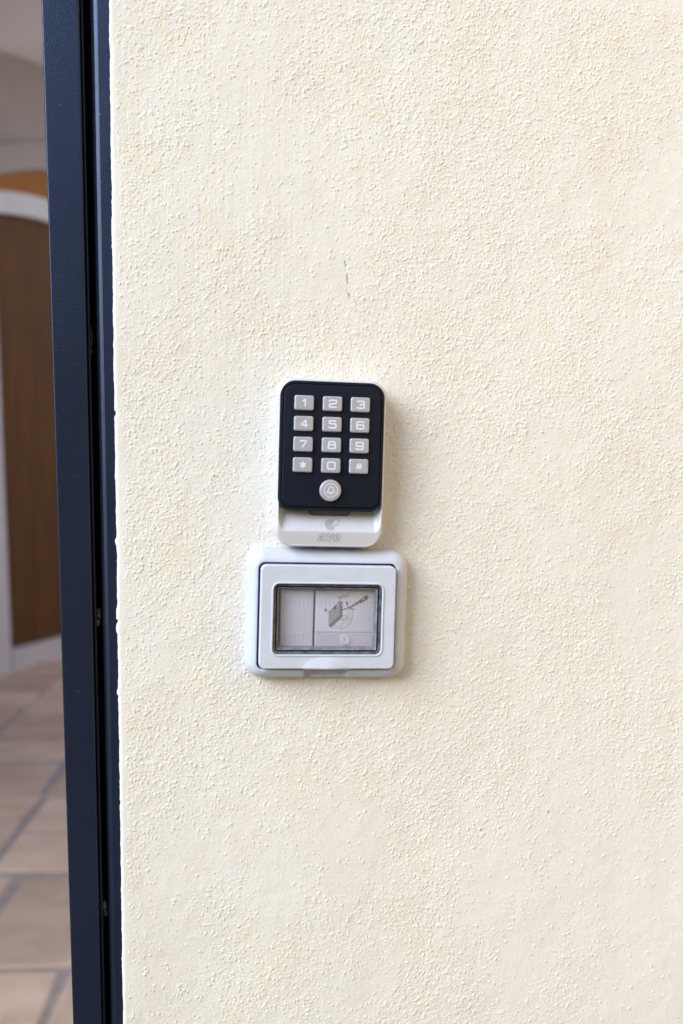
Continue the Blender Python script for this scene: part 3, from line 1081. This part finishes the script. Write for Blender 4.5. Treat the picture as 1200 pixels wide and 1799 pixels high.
# what lies behind the pane
rings_mesh('module_carrier', [(inset(WIN, 0.2, **kw), 4.3), (inset(WIN, 0.2, **kw), 5.6), (inset(WIN, 0.6, **kw), 5.8)], MAT_INNER, bx, cap=True)
def module(x0, x1, y0, y1, lower):
    kwm = dict(nc=5, nsx=6, nsy=6)
    R = (x0, x1, y0, y1, 0.8)
    m = rings_mesh('module_cover', [(inset(R, d, **kwm), t) for d, t in ((0, 5.0), (0, 10.0), (0.15, 10.5), (0.5, 10.8), (0.9, 10.9))], MAT_MODULE, bx, cap=True)
    n = int((x1 - x0 - 3) / 3.05)
    for row, hh in ((8.4, 3.0), (-16.2, 3.4)):
        ribs = MB()
        pips = MB()
        for i in range(n):
            x = x0 + (x1 - x0 - (n - 1) * 3.05) / 2 + i * 3.05
            if lower and row < 0 and abs(x - 14.6) < 4.4:
                continue
            v = [mm(x - .28, row - hh / 2, 10.85), mm(x + .28, row - hh / 2, 10.85), mm(x + .2, row + hh / 2, 10.85), mm(x - .2, row + hh / 2, 10.85),
                 mm(x - .1, row - hh / 2 + .2, 11.35), mm(x + .1, row - hh / 2 + .2, 11.35), mm(x + .05, row + hh / 2 - .4, 11.2), mm(x - .05, row + hh / 2 - .4, 11.2)]
            ribs.add(v, [(4, 5, 6, 7), (0, 1, 5, 4), (1, 2, 6, 5), (2, 3, 7, 6), (3, 0, 4, 7)])
            poly(pips, circle(0.36, 8, x, row + hh / 2 + 0.5), 10.96)
        a = ribs.build('grip_ribs', MAT_MODULE, m, smooth=False)
        a['kind'] = 'stuff'
        b = pips.build('dimples', MAT_LINE, m, smooth=False)
        b['kind'] = 'stuff'
    return m
module(-32.7, -9.0, -22.2, 18.6, False)
m2 = module(-7.5, 36.8, -22.2, 18.6, True)
m2['label'] = 'wider cover printed with a grey diagram'
mb = MB()
stroke(mb, [(-7.2, -11.5), (36.5, -11.5)], 0.5, lambda x, y: 10.9, False, 0.05)
mb.build('groove', MAT_INK_LIGHT, m2, smooth=False)
mb = MB(); poly(mb, [(-7.0, -21.6), (36.3, -21.6), (36.3, -11.8), (-7.0, -11.8)], 10.93)
mb.build('lower_band', MAT_RECESS_TINT, m2, smooth=False)  # flat strip; the recess's shade is put into its darker colour
rings = [([(x + 14.6, y - 17.15) for x, y in circle(r, 32)], t) for r, t in ((3.7, 10.8), (3.6, 11.5), (3.3, 11.8), (2.6, 11.7))]
disc = rings_mesh('push_disc', rings, MAT_MODULE, m2, cap=True, auto=40)
mb = MB(); stroke(mb, [(14.2, -15.4), (13.9, -18.3)], 0.35, lambda x, y: 11.7, False, 0.05)
mb.build('slot', MAT_INK_LIGHT, disc, smooth=False)

# printed diagram: a plate being levered off its box with a tool
T0 = 10.92
flat = lambda x, y: T0
mb = MB(); poly(mb, [(2.3, 3.0), (3.0, 3.9), (9.9, 11.2), (10.35, 10.8), (10.4, 0.6), (9.9, -0.4), (3.2, -7.4), (2.4, -6.8)], T0 + 0.02)
diag = mb.build('printed_diagram', MAT_INK_LIGHT, m2, smooth=False)
mb = MB(); poly(mb, [(10.35, 10.9), (11.9, 10.1), (12.1, -0.4), (4.2, -8.2), (2.5, -7.3), (2.5, -6.7), (3.0, -6.4), (10.4, 0.6)], T0 + 0.05)
for p in ([(2.3, 3.0), (3.0, 3.9), (9.9, 11.2), (11.9, 10.1), (12.1, -0.4), (4.2, -8.2), (2.4, -6.8), (2.3, 3.0)],):
    stroke(mb, p, 0.3, flat, False, 0.08)
mb.build('plate_edge', MAT_INK, diag, smooth=False)
mb = MB()
stroke(mb, [(10.4, 10.8), (10.4, 0.6), (2.6, -6.6)], 0.35, flat, False, 0.1)
stroke(mb, [(11.2, 10.3), (11.3, 0.0), (3.4, -7.5)], 0.25, flat, False, 0.1)
poly(mb, [(5.0, 6.2), (6.2, 7.4), (7.4, 7.3), (7.6, 6.0), (6.6, 4.8), (5.4, 4.9)], T0 + 0.07)
# handle
h = []
d = Vector((5.3, 3.2)).normalized(); nrm = Vector((-d.y, d.x))
a, b = Vector((24.2, 10.3)), Vector((29.3, 13.8))
h = [a + nrm * 1.25, a - nrm * 1.25, b - nrm * 1.6]
for i in range(9):
    q = -math.pi / 2 + math.pi * i / 8
    h.append(b + d * 1.5 * math.cos(q) + nrm * 1.6 * math.sin(q))
h += [b + nrm * 1.6]
poly(mb, [(p.x, p.y) for p in h], T0 + 0.07)
# shank: bent, knurled
for k in range(5):
    c = Vector((17.6, 6.6)) * (1 - k / 4.6) + Vector((24.2, 10.4)) * (k / 4.6)
    w = 1.0 + 0.16 * k
    poly(mb, [(c.x - .7, c.y - w), (c.x + .75, c.y - .2 * w), (c.x + .6, c.y + w), (c.x - .7, c.y + .4 * w)], T0 + 0.06)
stroke(mb, [(17.0, 6.9), (15.4, 5.9), (12.3, 4.6)], 0.75, flat, False, 0.08)
stroke(mb, [(16.4, 6.4), (18.4, 5.4), (21.2, 5.2)], 0.5, flat, False, 0.08)
# arrows
poly(mb, [(14.1, 8.9), (15.4, 11.5), (16.3, 8.5)], T0 + 0.06)
stroke(mb, [(15.3, 9.4), (15.5, 7.6)], 0.5, flat, False, 0.07)
poly(mb, [(-1.3, 5.2), (0.9, 5.5), (0.0, 2.7)], T0 + 0.06)
stroke(mb, [(0.9, 3.9), (2.6, 3.2)], 0.45, flat, False, 0.07)
mb.build('tool_drawing', MAT_INK_DARK, diag, smooth=False)
mb = MB(); poly(mb, circle(0.55, 12, 27.2, 12.6), T0 + 0.12)
mb.build('handle_hole', MAT_MODULE, diag, smooth=False)
mb = MB()
for p in ([(16.1, 5.4), (16.2, 0.2), (12.2, -3.2)], [(16.1, 5.6), (19.5, 4.9), (19.4, -1.6), (18.4, -5.0)], [(12.6, 0.4), (14.0, 0.9), (15.9, -0.4), (15.4, -2.0)],
          [(17.8, 2.8), (17.9, 0.9)], [(18.4, -5.0), (12.4, -9.4), (9.2, -8.5), (5.0, -8.3)], [(16.2, -1.4), (10.4, -7.2), (12.4, -9.3)], [(10.2, -3.0), (13.0, -2.1), (13.9, -3.3)],
          [(6.6, -6.6), (8.8, -7.6)], [(16.0, -2.6), (19.2, -1.9)], [(16.2, -3.8), (17.6, -4.6)]):
    stroke(mb, p, 0.26, flat, False, 0.05)
mb.build('outline_drawing', MAT_INK, diag, smooth=False)
text_mesh('printed_word', 'clack', 4.2, MAT_INK_DARK, diag, (12.6, 13.9), T0 + 0.02, extrude=0.03, rot=math.radians(180 + 14), shear=0.1)
